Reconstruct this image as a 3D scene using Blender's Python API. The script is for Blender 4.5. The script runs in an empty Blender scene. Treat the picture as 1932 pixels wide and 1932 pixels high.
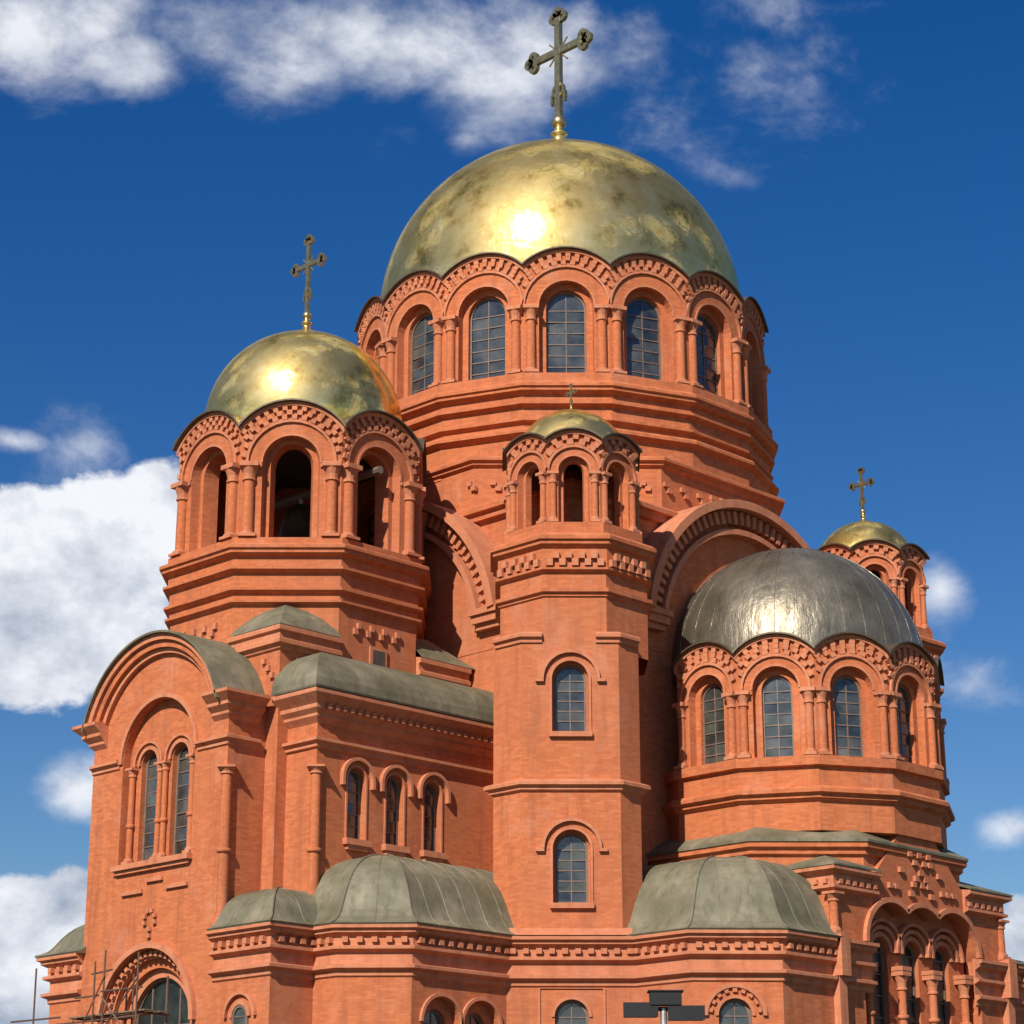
import bpy, bmesh, math, random
from mathutils import Vector, Matrix
random.seed(11)
PI = math.pi; R_ = math.radians
sc = bpy.context.scene
# ---------------------------------------------------------------- camera
HEAD, PITCH, FPX = R_(44.7), R_(17.9), 2281.0
Fh = Vector((math.cos(HEAD), math.sin(HEAD), 0)); Rt = Vector((math.sin(HEAD), -math.cos(HEAD), 0))
CAM = -83.0*Fh - 1.9*Rt + Vector((0, 0, 1.6))
cd = bpy.data.cameras.new('camera'); cam = bpy.data.objects.new('camera', cd); sc.collection.objects.link(cam)
cd.sensor_width = 36; cd.lens = 36*FPX/1024; cd.clip_end = 4000
cam.location = CAM; cam.rotation_euler = (PI/2 + PITCH, 0, HEAD - PI/2); sc.camera = cam
# ---------------------------------------------------------------- light, exposure
SUN_AZ, SUN_EL = R_(200), R_(37)          # direction towards the sun: west-south-west
sv = sc.view_settings; sv.view_transform = 'Standard'; sv.look = 'None'; sv.gamma = 1; sv.use_curve_mapping = False
sv.exposure = 0.35
sl = bpy.data.lights.new('sun', 'SUN'); sl.energy = 4.7; sl.angle = R_(0.53); sl.color = (1, .93, .82)
so = bpy.data.objects.new('sun', sl); sc.collection.objects.link(so)
sdir = Vector((math.cos(SUN_EL)*math.cos(SUN_AZ), math.cos(SUN_EL)*math.sin(SUN_AZ), math.sin(SUN_EL)))
so.rotation_euler = sdir.to_track_quat('Z', 'Y').to_euler(); so.location = sdir*200
# ---------------------------------------------------------------- world: clear sky with cloud banks
W = bpy.data.worlds.new('World'); sc.world = W; W.use_nodes = True
nt = W.node_tree; nt.nodes.clear()
def nd(t, **k):
    n = nt.nodes.new(t)
    for a, b in k.items(): setattr(n, a, b)
    return n
def lk(a, b): nt.links.new(a, b)
def mth(op, a, b=None, c=None, clamp=False):
    n = nd('ShaderNodeMath', operation=op, use_clamp=clamp)
    for i, x in enumerate((a, b, c)):
        if x is None: continue
        if isinstance(x, (int, float)): n.inputs[i].default_value = x
        else: lk(x, n.inputs[i])
    return n.outputs[0]
def vec(op, a, b=None, c=None):
    n = nd('ShaderNodeVectorMath', operation=op)
    for i, x in enumerate((a, b, c)):
        if x is None: continue
        if isinstance(x, (tuple, Vector)): n.inputs[i].default_value = tuple(x)
        else: lk(x, n.inputs[i])
    return n
def smooth(x, a, b):
    n = nd('ShaderNodeMapRange', interpolation_type='SMOOTHSTEP'); lk(x, n.inputs[0])
    n.inputs[1].default_value = a; n.inputs[2].default_value = b; return n.outputs[0]
sky = nd('ShaderNodeTexSky', sky_type='NISHITA', sun_disc=False, sun_elevation=SUN_EL)
sky.sun_rotation = PI/2 - SUN_AZ; sky.altitude = 300; sky.air_density = 1.15; sky.dust_density = .25; sky.ozone_density = 3.0
tc = nd('ShaderNodeTexCoord'); dirn = tc.outputs['Generated']
dF = vec('DOT_PRODUCT', dirn, Fh).outputs['Value']; dR = vec('DOT_PRODUCT', dirn, Rt).outputs['Value']
sx = nd('ShaderNodeSeparateXYZ'); lk(dirn, sx.inputs[0])
az = mth('ARCTAN2', dR, dF); el = mth('ARCSINE', sx.outputs[2])
cmb = nd('ShaderNodeCombineXYZ'); lk(az, cmb.inputs[0]); lk(el, cmb.inputs[1]); AE = cmb.outputs[0]
def px_dir(x, y):                            # photo pixel (1932 scale) -> azimuth from heading, elevation
    x *= 1024/1932; y *= 1024/1932
    up = Vector((0, 0, 1))*math.cos(PITCH) - Fh*math.sin(PITCH); fw = Fh*math.cos(PITCH) + Vector((0, 0, 1))*math.sin(PITCH)
    d = ((x-512)*Rt + (512-y)*up + FPX*fw).normalized()
    return math.atan2(d.dot(Rt), d.dot(Fh)), math.asin(d.z)
PXA = 1024/1932/FPX
BLOBS = [(40, 40, 280, 120, .8), (180, 30, 260, 110, .9), (390, 60, 240, 120, .95), (270, 95, 190, 85, .9), (520, 95, 260, 120, .85), (640, 60, 240, 110, .85), (770, 100, 240, 130, .85), (900, 170, 180, 130, .85), (1010, 70, 170, 140, .8),
         (880, 265, 70, 60, .5), (760, 250, 110, 70, .32), (1180, 90, 190, 120, .42), (1460, 110, 150, 80, .22), (1340, 30, 220, 70, .24), (1420, 170, 110, 60, .18), (1700, 5, 160, 30, .25),
         (30, 832, 80, 24, .5), (150, 845, 90, 50, .22), (1850, 1290, 90, 60, .34), (150, 1490, 110, 75, .9), (1915, 1562, 80, 42, .75), (1775, 1115, 60, 85, .6)]
CUMULUS = [(-10, 1100, 300, 150, 1), (120, 1080, 200, 150, 1), (215, 1030, 130, 140, 1), (300, 950, 85, 95, 1), (330, 1020, 120, 120, 1), (60, 1000, 110, 80, 1), (100, 1210, 260, 110, .9), (20, 1270, 190, 70, .8),
           (60, 1740, 190, 95, 1), (140, 1690, 70, 60, 1), (30, 1880, 190, 110, 1), (1935, 1790, 90, 110, .9)]
def blob_mask(lst):
    mk = None
    for x, y, rx, ry, w in lst:
        a0, e0 = px_dir(x, y); ra = rx*PXA/math.cos(e0); re = ry*PXA
        v = vec('MULTIPLY_ADD', AE, (1/ra, 1/re, 0), (-a0/ra, -e0/re, 0))
        m = mth('MULTIPLY_ADD', vec('LENGTH', v.outputs[0]).outputs['Value'], -w, w)
        mk = m if mk is None else mth('SMOOTH_MAX', mk, m, .25)
    return mth('MAXIMUM', mk, -1.0)
cumask = blob_mask(CUMULUS)
mask = None
for x, y, rx, ry, w in BLOBS:
    a0, e0 = px_dir(x, y); ra = rx*PXA/math.cos(e0); re = ry*PXA
    v = vec('MULTIPLY_ADD', AE, (1/ra, 1/re, 0), (-a0/ra, -e0/re, 0))
    m = mth('MULTIPLY_ADD', vec('LENGTH', v.outputs[0]).outputs['Value'], -w, w)
    mask = m if mask is None else mth('MAXIMUM', mask, m)
mask = mth('MAXIMUM', mask, -1.0)
inframe = mth('MULTIPLY', mth('SUBTRACT', 1, smooth(mth('ABSOLUTE', az), R_(15), R_(19))), mth('SUBTRACT', 1, smooth(el, R_(31), R_(36))))
def fbm(off, scale, detail, stretch=(1, 1, 1.5)):
    v = vec('MULTIPLY_ADD', dirn, stretch, off).outputs[0]
    n = nd('ShaderNodeTexNoise'); lk(v, n.inputs['Vector']); n.inputs['Scale'].default_value = scale
    n.inputs['Detail'].default_value = detail; n.inputs['Roughness'].default_value = .6; n.inputs['Distortion'].default_value = .15
    return n.outputs['Fac']
base_n = smooth(fbm((3.1, .7, 1.3), 2.4, 4), .52, .64)              # cloud cover of the rest of the sky
gen = mth('SUBTRACT', mth('MULTIPLY', base_n, mth('SUBTRACT', 1, inframe)), .42)
m_all = mth('MAXIMUM', mask, mth('SUBTRACT', mth('MULTIPLY', gen, 1.2), mth('MULTIPLY', inframe, .6)))
fine = fbm((0, 0, 0), 13, 10); fine_up = fbm((0, 0, .04), 13, 10)
dens = mth('ADD', m_all, mth('MULTIPLY', mth('SUBTRACT', fine, .5), 2.0))
alpha = mth('MULTIPLY', smooth(dens, -.05, .95), .9)
bil = fbm((7, 3, 1), 30, 9, (1, 1, 1.2))
dens2 = mth('ADD', cumask, mth('ADD', mth('MULTIPLY', mth('SUBTRACT', fine, .5), 1.3), mth('MULTIPLY', mth('SUBTRACT', bil, .5), .8)))
alpha2 = mth('MULTIPLY', smooth(dens2, -.02, .22), .98)
alpha = mth('MAXIMUM', alpha, alpha2)
lit = mth('MULTIPLY_ADD', mth('SUBTRACT', fine, fine_up), 2.2, .60, clamp=True)
lit = mth('MULTIPLY', lit, mth('MULTIPLY_ADD', smooth(fbm((5, 2, 0), 9, 2), .35, .65), .3, .7))
lit2 = mth('ADD', mth('MULTIPLY_ADD', mth('SUBTRACT', bil, fbm((7, 3, 1.022), 30, 9, (1, 1, 1.2))), 1.1, .34), mth('MULTIPLY_ADD', mth('SUBTRACT', fine, fine_up), 1.6, .25), clamp=True)
lit2 = mth('MULTIPLY_ADD', smooth(el, px_dir(100, 1290)[1], px_dir(100, 1060)[1]), .2, mth('MULTIPLY', lit2, .74), clamp=True)
lmix = nd('ShaderNodeMix', data_type='FLOAT'); lk(alpha2, lmix.inputs[0]); lk(lit, lmix.inputs[2]); lk(lit2, lmix.inputs[3]); lit = lmix.outputs[0]
ramp = nd('ShaderNodeValToRGB'); lk(lit, ramp.inputs[0])
ramp.color_ramp.elements[0].position = .15; ramp.color_ramp.elements[0].color = (5.4, 6.3, 8.2, 1)
ramp.color_ramp.elements[1].position = .70; ramp.color_ramp.elements[1].color = (14.0, 14.3, 15.0, 1)
mix = nd('ShaderNodeMix', data_type='RGBA'); hs = nd('ShaderNodeHueSaturation'); hs.inputs['Hue'].default_value = .515; hs.inputs['Saturation'].default_value = 1.42; hs.inputs['Value'].default_value = 1.22; lk(sky.outputs[0], hs.inputs['Color'])
lk(alpha, mix.inputs[0]); lk(hs.outputs[0], mix.inputs[6]); lk(ramp.outputs[0], mix.inputs[7])
bg = nd('ShaderNodeBackground'); bg.inputs[1].default_value = .052; lk(mix.outputs[2], bg.inputs[0])
wo = nd('ShaderNodeOutputWorld'); lk(bg.outputs[0], wo.inputs[0])
# ---------------------------------------------------------------- materials
class Mat:
    def __init__(s, name):
        s.m = bpy.data.materials.new(name); s.m.use_nodes = True; s.t = s.m.node_tree; s.b = s.t.nodes['Principled BSDF']
    def n(s, t, **k):
        n = s.t.nodes.new(t)
        for a, b in k.items():
            if a in n.bl_rna.properties: setattr(n, a, b)
            else: n.inputs[a].default_value = b
        return n
    def l(s, a, b): s.t.links.new(a, b)
    def set(s, **k):
        for a, b in k.items(): s.b.inputs[a.replace('_', ' ')].default_value = b
        return s
    def pos(s): return s.n('ShaderNodeNewGeometry').outputs['Position']
    def noise(s, scale, detail=4, rough=.55, v=None, stretch=None):
        v = v or s.pos()
        if stretch:
            q = s.n('ShaderNodeVectorMath', operation='MULTIPLY'); s.l(v, q.inputs[0]); q.inputs[1].default_value = stretch; v = q.outputs[0]
        n = s.n('ShaderNodeTexNoise'); n.inputs['Scale'].default_value = scale; n.inputs['Detail'].default_value = detail
        n.inputs['Roughness'].default_value = rough; s.l(v, n.inputs['Vector']); return n.outputs['Fac']
    def ramp(s, f, *st):
        r = s.n('ShaderNodeValToRGB'); e = r.color_ramp.elements
        while len(e) < len(st): e.new(.5)
        for i, (p, c) in enumerate(st): e[i].position = p; e[i].color = (*c, 1) if len(c) == 3 else c
        s.l(f, r.inputs[0]); return r.outputs[0]
    def mix(s, f, a, b, bt='MIX'):
        m = s.n('ShaderNodeMix', data_type='RGBA', blend_type=bt)
        for i, x in ((0, f), (6, a), (7, b)):
            if isinstance(x, (int, float)): m.inputs[i].default_value = x
            elif isinstance(x, tuple): m.inputs[i].default_value = (*x, 1)
            else: s.l(x, m.inputs[i])
        return m.outputs[2]
    def bump(s, h, st, d=.02):
        b = s.n('ShaderNodeBump'); b.inputs['Strength'].default_value = st; b.inputs['Distance'].default_value = d
        s.l(h, b.inputs['Height']); s.l(b.outputs[0], s.b.inputs['Normal'])
def brick_mat(name, c1, c2, mortar):
    s = Mat(name); g = s.n('ShaderNodeNewGeometry')
    # wall coordinates: along the wall from the surface normal, courses from the height
    cr = s.n('ShaderNodeVectorMath', operation='CROSS_PRODUCT'); cr.inputs[0].default_value = (0, 0, 1); s.l(g.outputs['True Normal'], cr.inputs[1])
    nm = s.n('ShaderNodeVectorMath', operation='NORMALIZE'); s.l(cr.outputs[0], nm.inputs[0])
    dt = s.n('ShaderNodeVectorMath', operation='DOT_PRODUCT'); s.l(nm.outputs[0], dt.inputs[0]); s.l(g.outputs['Position'], dt.inputs[1])
    sp = s.n('ShaderNodeSeparateXYZ'); s.l(g.outputs['Position'], sp.inputs[0])
    cb = s.n('ShaderNodeCombineXYZ'); s.l(dt.outputs['Value'], cb.inputs[0]); s.l(sp.outputs[2], cb.inputs[1])
    bt = s.n('ShaderNodeTexBrick'); s.l(cb.outputs[0], bt.inputs['Vector'])
    for k, v in {'Scale': 1, 'Mortar Size': .006, 'Mortar Smooth': .3, 'Bias': 0, 'Brick Width': .27, 'Row Height': .078}.items(): bt.inputs[k].default_value = v
    bt.inputs['Color1'].default_value = (*c1, 1); bt.inputs['Color2'].default_value = (*c2, 1); bt.inputs['Mortar'].default_value = (*mortar, 1)
    pos = g.outputs['Position']
    blot = s.noise(.35, 6, .62, pos); col = s.mix(s.ramp(blot, (.3, (0, 0, 0)), (.72, (1, 1, 1))), bt.outputs['Color'], (.50, .155, .062), 'MIX')
    col = s.mix(.45, bt.outputs['Color'], col)
    streak = s.noise(1.3, 5, .6, pos, (2.2, 2.2, .22))
    col = s.mix(s.ramp(streak, (.47, (0, 0, 0)), (.74, (.62, .62, .62))), col, (.27, .085, .042))      # rain streaks and soot
    pale = s.noise(.9, 5, .65, pos, (1, 1, .6)); col = s.mix(s.ramp(pale, (.54, (0, 0, 0)), (.78, (.45, .45, .45))), col, (.60, .30, .20))   # lime bloom
    dull = s.noise(.14, 4, .6, pos); col = s.mix(s.ramp(dull, (.48, (0, 0, 0)), (.70, (.5, .5, .5))), col, (.39, .135, .07))
    grime = s.noise(6, 6, .7, pos, (1, 1, .5)); col = s.mix(s.ramp(grime, (.56, (0, 0, 0)), (.78, (.42, .42, .42))), col, (.25, .09, .05))
    s.l(col, s.b.inputs['Base Color']); s.set(Roughness=.85)
    s.b.inputs['Specular IOR Level'].default_value = .2
    h = s.mix(.35, bt.outputs['Fac'], s.noise(30, 4, .6, pos)); s.bump(h, .35, -.012)
    return s.m
BRICK = brick_mat('orange_red_brick', (.43, .113, .04), (.585, .175, .065), (.36, .15, .09))
TRIM = brick_mat('moulded_brick', (.51, .185, .09), (.60, .235, .125), (.46, .22, .15))
def dome_sheets(s, w, h):
    """sheet joints of a dome from its own centre: columns by azimuth, rows by height angle"""
    tc_ = s.n('ShaderNodeTexCoord'); nrm = s.n('ShaderNodeVectorMath', operation='NORMALIZE'); s.l(tc_.outputs['Object'], nrm.inputs[0])
    sp = s.n('ShaderNodeSeparateXYZ'); s.l(nrm.outputs[0], sp.inputs[0])
    a = s.n('ShaderNodeMath', operation='ARCTAN2'); s.l(sp.outputs[1], a.inputs[0]); s.l(sp.outputs[0], a.inputs[1])
    e = s.n('ShaderNodeMath', operation='ARCSINE'); s.l(sp.outputs[2], e.inputs[0])
    cb = s.n('ShaderNodeCombineXYZ'); s.l(a.outputs[0], cb.inputs[0]); s.l(e.outputs[0], cb.inputs[1])
    bt = s.n('ShaderNodeTexBrick'); s.l(cb.outputs[0], bt.inputs['Vector'])
    for k, v in {'Scale': 1, 'Mortar Size': .0022, 'Mortar Smooth': .5, 'Bias': 0, 'Brick Width': w, 'Row Height': h}.items(): bt.inputs[k].default_value = v
    bt.inputs['Color1'].default_value = (.25, .25, .25, 1); bt.inputs['Color2'].default_value = (.75, .75, .75, 1); bt.inputs['Mortar'].default_value = (.5, .5, .5, 1)
    return bt
def gold():
    s = Mat('gilded_sheet'); p = s.pos(); bt = dome_sheets(s, .105, .07)
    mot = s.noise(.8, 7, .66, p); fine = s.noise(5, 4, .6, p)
    c = s.ramp(mot, (.34, (.46, .33, .09)), (.45, (.83, .61, .21)), (.66, (.97, .77, .33)))  # dark olive mottling painted into the gold, standing in for reflected sky patches
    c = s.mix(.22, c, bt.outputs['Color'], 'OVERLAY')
    s.l(c, s.b.inputs['Base Color']); s.set(Metallic=1.0); s.b.inputs['Specular Tint'].default_value = (1, .86, .55, 1)
    s.l(s.ramp(fine, (.3, (.11, .11, .11)), (.7, (.2, .2, .2))), s.b.inputs['Roughness'])
    h = s.mix(.3, s.noise(.45, 4, .55, p), s.noise(1.8, 4, .6, p)) 
    s.bump(h, .42, .14)
    # second, broader lobe: dull film on the leaf
    b2 = s.n('ShaderNodeBsdfPrincipled'); s.l(c, b2.inputs['Base Color']); b2.inputs['Metallic'].default_value = 1; b2.inputs['Roughness'].default_value = .58
    mx = s.n('ShaderNodeMixShader'); mx.inputs[0].default_value = .3; s.l(s.b.outputs[0], mx.inputs[1]); s.l(b2.outputs[0], mx.inputs[2])
    s.l(mx.outputs[0], s.t.nodes['Material Output'].inputs['Surface']); return s.m
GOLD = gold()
def sheet(name, c1, c2, c3, metallic, rough, dent=.5):
    s = Mat(name); p = s.pos(); a = s.noise(.7, 7, .66, p); b = s.noise(2.4, 5, .6, p, (1.6, 1.6, .35))
    c = s.ramp(a, (.3, c1), (.52, c2), (.72, c3)); c = s.mix(s.ramp(b, (.5, (0, 0, 0)), (.75, (.6, .6, .6))), c, tuple(x*.62 for x in c1))
    s.l(c, s.b.inputs['Base Color']); s.set(Metallic=metallic)
    s.l(s.ramp(b, (.3, (rough-.08,)*3), (.7, (rough+.14,)*3)), s.b.inputs['Roughness'])
    s.bump(s.mix(.4, a, b), dent, .08 if dent > .6 else .05); return s.m
ZINC = sheet('weathered_zinc', (.13, .11, .075), (.22, .19, .14), (.34, .295, .225), .68, .38, .95)
ROOF = sheet('grey_green_roof_sheet', (.095, .088, .048), (.165, .148, .095), (.275, .235, .16), .08, .62)
def plain(name, c, rough, metallic=0., var=.25, scale=6):
    s = Mat(name); n = s.noise(scale, 5); s.l(s.ramp(n, (.3, tuple(x*(1-var) for x in c)), (.7, tuple(min(1, x*(1+var)) for x in c))), s.b.inputs['Base Color'])
    s.set(Roughness=rough, Metallic=metallic); s.bump(n, .15, .01); return s.m
FLASH = plain('dark_flashing', (.11, .085, .055), .5, .5)
FRAME = plain('window_frame_paint', (.16, .11, .085), .6)
SASH = plain('pale_sash_paint', (.34, .27, .22), .6)
CROSSM = plain('tarnished_gilt', (.42, .34, .17), .36, .9)
BRONZE = plain('bell_bronze', (.25, .19, .10), .35, .9)
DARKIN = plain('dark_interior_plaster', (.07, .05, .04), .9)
BLACK = plain('black_enamel', (.006, .006, .007), .7)
STEEL = plain('galvanised_steel', (.45, .45, .44), .45, .7)
RUST = plain('scaffold_tube', (.16, .09, .06), .6, .4)
PLANK = plain('scaffold_plank', (.17, .12, .075), .85)
def glass():
    s = Mat('window_glass'); n = s.noise(1.3, 3)
    oi = s.n('ShaderNodeObjectInfo').outputs['Random']
    s.l(s.mix(oi, s.ramp(n, (.3, (.008, .010, .010)), (.7, (.05, .054, .05))), s.ramp(n, (.3, (.025, .03, .027)), (.7, (.11, .115, .1)))), s.b.inputs['Base Color']); s.set(Roughness=.16, IOR=1.65); s.b.inputs['Specular IOR Level'].default_value = .8
    s.bump(s.noise(2.2, 3), .35, .05); return s.m
GLASS = glass()
DGLASS = plain('dark_leaded_glass', (.02, .024, .02), .3, 0, .6, 2)
def groundm():
    s = Mat('ground_paving_and_grass'); p = s.pos(); n = s.noise(.05, 6, .6, p)
    s.l(s.ramp(n, (.42, (.035, .05, .018)), (.56, (.085, .08, .072))), s.b.inputs['Base Color']); s.set(Roughness=.95); return s.m
# ---------------------------------------------------------------- mesh helpers
COL = sc.collection
def link(name, me, parent=None, mw=None):
    o = bpy.data.objects.new(name, me); COL.objects.link(o)
    if parent is not None: o.parent = parent
    if mw is not None: o.matrix_basis = mw
    return o
class B:
    """collects vertices and faces of ONE mesh"""
    def __init__(s): s.v = []; s.f = []
    def add(s, V, F):
        k = len(s.v); s.v += [tuple(x) for x in V]; s.f += [tuple(i+k for i in f) for f in F]; return s
    def mesh(s, name, mat, smooth=False):
        me = bpy.data.meshes.new(name); me.from_pydata(s.v, [], s.f)
        bm = bmesh.new(); bm.from_mesh(me); bmesh.ops.recalc_face_normals(bm, faces=bm.faces)
        bm.to_mesh(me); bm.free()
        me.materials.append(mat)
        if smooth: me.polygons.foreach_set('use_smooth', [True]*len(me.polygons))
        me.update(); return me
    def build(s, name, mat, parent=None, smooth=False, mw=None): return link(name, s.mesh(name, mat, smooth), parent, mw)
class Fr:
    """wall frame: u to the right along the wall seen from outside, v outwards, z up"""
    def __init__(s, o, ang):
        s.o = Vector((o[0], o[1], 0)); s.ang = ang; s.V = Vector((math.cos(ang), math.sin(ang), 0)); s.U = Vector((-s.V.y, s.V.x, 0))
    def p(s, u, v, z): return s.o + s.U*u + s.V*v + Vector((0, 0, z))
    def m(s, u, v, z, rot=0, sc_=(1, 1, 1)):
        U = s.U*math.cos(rot) + Vector((0, 0, 1))*math.sin(rot); Z = -s.U*math.sin(rot) + Vector((0, 0, 1))*math.cos(rot); p = s.p(u, v, z)
        return Matrix(((U.x*sc_[0], s.V.x*sc_[1], Z.x*sc_[2], p.x), (U.y*sc_[0], s.V.y*sc_[1], Z.y*sc_[2], p.y), (U.z*sc_[0], 0, Z.z*sc_[2], p.z), (0, 0, 0, 1)))
def facet(c, ang, a): return Fr((c[0]+a*math.cos(ang), c[1]+a*math.sin(ang)), ang)
def between(p, q):
    """frame of the wall from p (left) to q (right) seen from outside; returns frame at the middle and half width"""
    p, q = Vector(p), Vector(q); d = q-p; V = Vector((d.y, -d.x)).normalized()
    m = (p+q)/2; return Fr((m.x, m.y), math.atan2(V.y, V.x)), d.length/2
BOXF = [(0, 1, 2, 3), (7, 6, 5, 4), (0, 4, 5, 1), (1, 5, 6, 2), (2, 6, 7, 3), (3, 7, 4, 0)]
def bx(b, f, u0, u1, v0, v1, z0, z1):
    b.add([f.p(*q) for q in ((u0, v0, z0), (u1, v0, z0), (u1, v1, z0), (u0, v1, z0), (u0, v0, z1), (u1, v0, z1), (u1, v1, z1), (u0, v1, z1))], BOXF); return b
def ngon(b, c, N, rot, prof, faces=None, cap=False):
    """N-sided loft, profile = [(apothem, z)...]; face k has normal rot + k*2pi/N"""
    h = PI/N; k = 1/math.cos(h); n = len(b.v); full = faces is None; ks = list(range(N)) if full else faces
    cols = N if full else len(ks)+1
    for a, z in prof:
        for i in range(cols):
            t = rot + ((i if full else ks[0]+i) - .5)*2*h
            b.v.append((c[0]+a*k*math.cos(t), c[1]+a*k*math.sin(t), z))
    for r in range(len(prof)-1):
        for i in range(cols if full else cols-1):
            j = (i+1) % cols; b.f.append((n+r*cols+i, n+r*cols+j, n+(r+1)*cols+j, n+(r+1)*cols+i))
    if cap: b.f.append(tuple(n+i for i in range(cols))); b.f.append(tuple(n+(len(prof)-1)*cols+i for i in range(cols)))
    return b
def path(b, pts, prof, closed=False):
    """mitred loft along a plan path walked with the outside on the right; prof = [(outward offset, z)...]"""
    P = [Vector(p) for p in pts]; n = len(P); nr = []
    for i in range(n - (0 if closed else 1)):
        d = (P[(i+1) % n]-P[i]).normalized(); nr.append(Vector((d.y, -d.x)))
    mit = []
    for i in range(n):
        if closed: a, c = nr[i-1], nr[i]
        else: a, c = nr[max(0, i-1)], nr[min(i, n-2)]
        m = (a+c); m = m/(m.dot(a)) if m.length > 1e-6 else a; mit.append(m)
    k = len(b.v)
    for o, z in prof:
        for i in range(n): q = P[i]+mit[i]*o; b.v.append((q.x, q.y, z))
    for r in range(len(prof)-1):
        for i in range(n if closed else n-1):
            j = (i+1) % n; b.f.append((k+r*n+i, k+r*n+j, k+(r+1)*n+j, k+(r+1)*n+i))
    if not closed and len(prof) > 3:
        for i in (0, n-1): b.f.append(tuple(k+r*n+i for r in range(len(prof))))
    return b
def lathe(b, c, prof, n=24, z0=0):
    k = len(b.v)
    for r, z in prof:
        for i in range(n): t = 2*PI*i/n; b.v.append((c[0]+r*math.cos(t), c[1]+r*math.sin(t), z0+z))
    for q in range(len(prof)-1):
        for i in range(n): j = (i+1) % n; b.f.append((k+q*n+i, k+q*n+j, k+(q+1)*n+j, k+(q+1)*n+i))
    return b
def tube(b, p, q, r, n=8):
    p, q = Vector(p), Vector(q); d = (q-p).normalized(); s = d.orthogonal().normalized(); t = d.cross(s); k = len(b.v)
    for e in (p, q):
        for i in range(n): a = 2*PI*i/n; b.v.append(tuple(e+s*r*math.cos(a)+t*r*math.sin(a)))
    for i in range(n): j = (i+1) % n; b.f.append((k+i, k+j, k+n+j, k+n+i))
    b.f.append(tuple(k+i for i in range(n))); b.f.append(tuple(k+n+i for i in range(n))); return b
def ring(b, f, uc, zc, r0, r1, v0, v1, t0=0, t1=PI, n=20, lim=None, a=None):
    """arch band r0..r1, v0..v1; lim = half width of the bay at v = 0 (a = apothem for the mitre)"""
    k = len(b.v)
    def ang(r, v):
        A, Z = t0, t1
        if lim:
            L = lim*((a+v)/a if a else 1)
            if r > L: A = max(A, math.acos(L/r)); Z = min(Z, PI-math.acos(L/r))
        return A, Z
    for r, v in ((r0, v0), (r0, v1), (r1, v1), (r1, v0)):
        A, Z = ang(r, v)
        for i in range(n+1):
            t = A+(Z-A)*i/n; b.v.append(tuple(f.p(uc+r*math.cos(t), v, zc+r*math.sin(t))))
    m = n+1
    for q in range(4):
        w = (q+1) % 4
        for i in range(n): b.f.append((k+q*m+i, k+q*m+i+1, k+w*m+i+1, k+w*m+i))
    b.f.append((k, k+m, k+2*m, k+3*m)); b.f.append((k+n, k+m+n, k+2*m+n, k+3*m+n))
    return b
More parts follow.
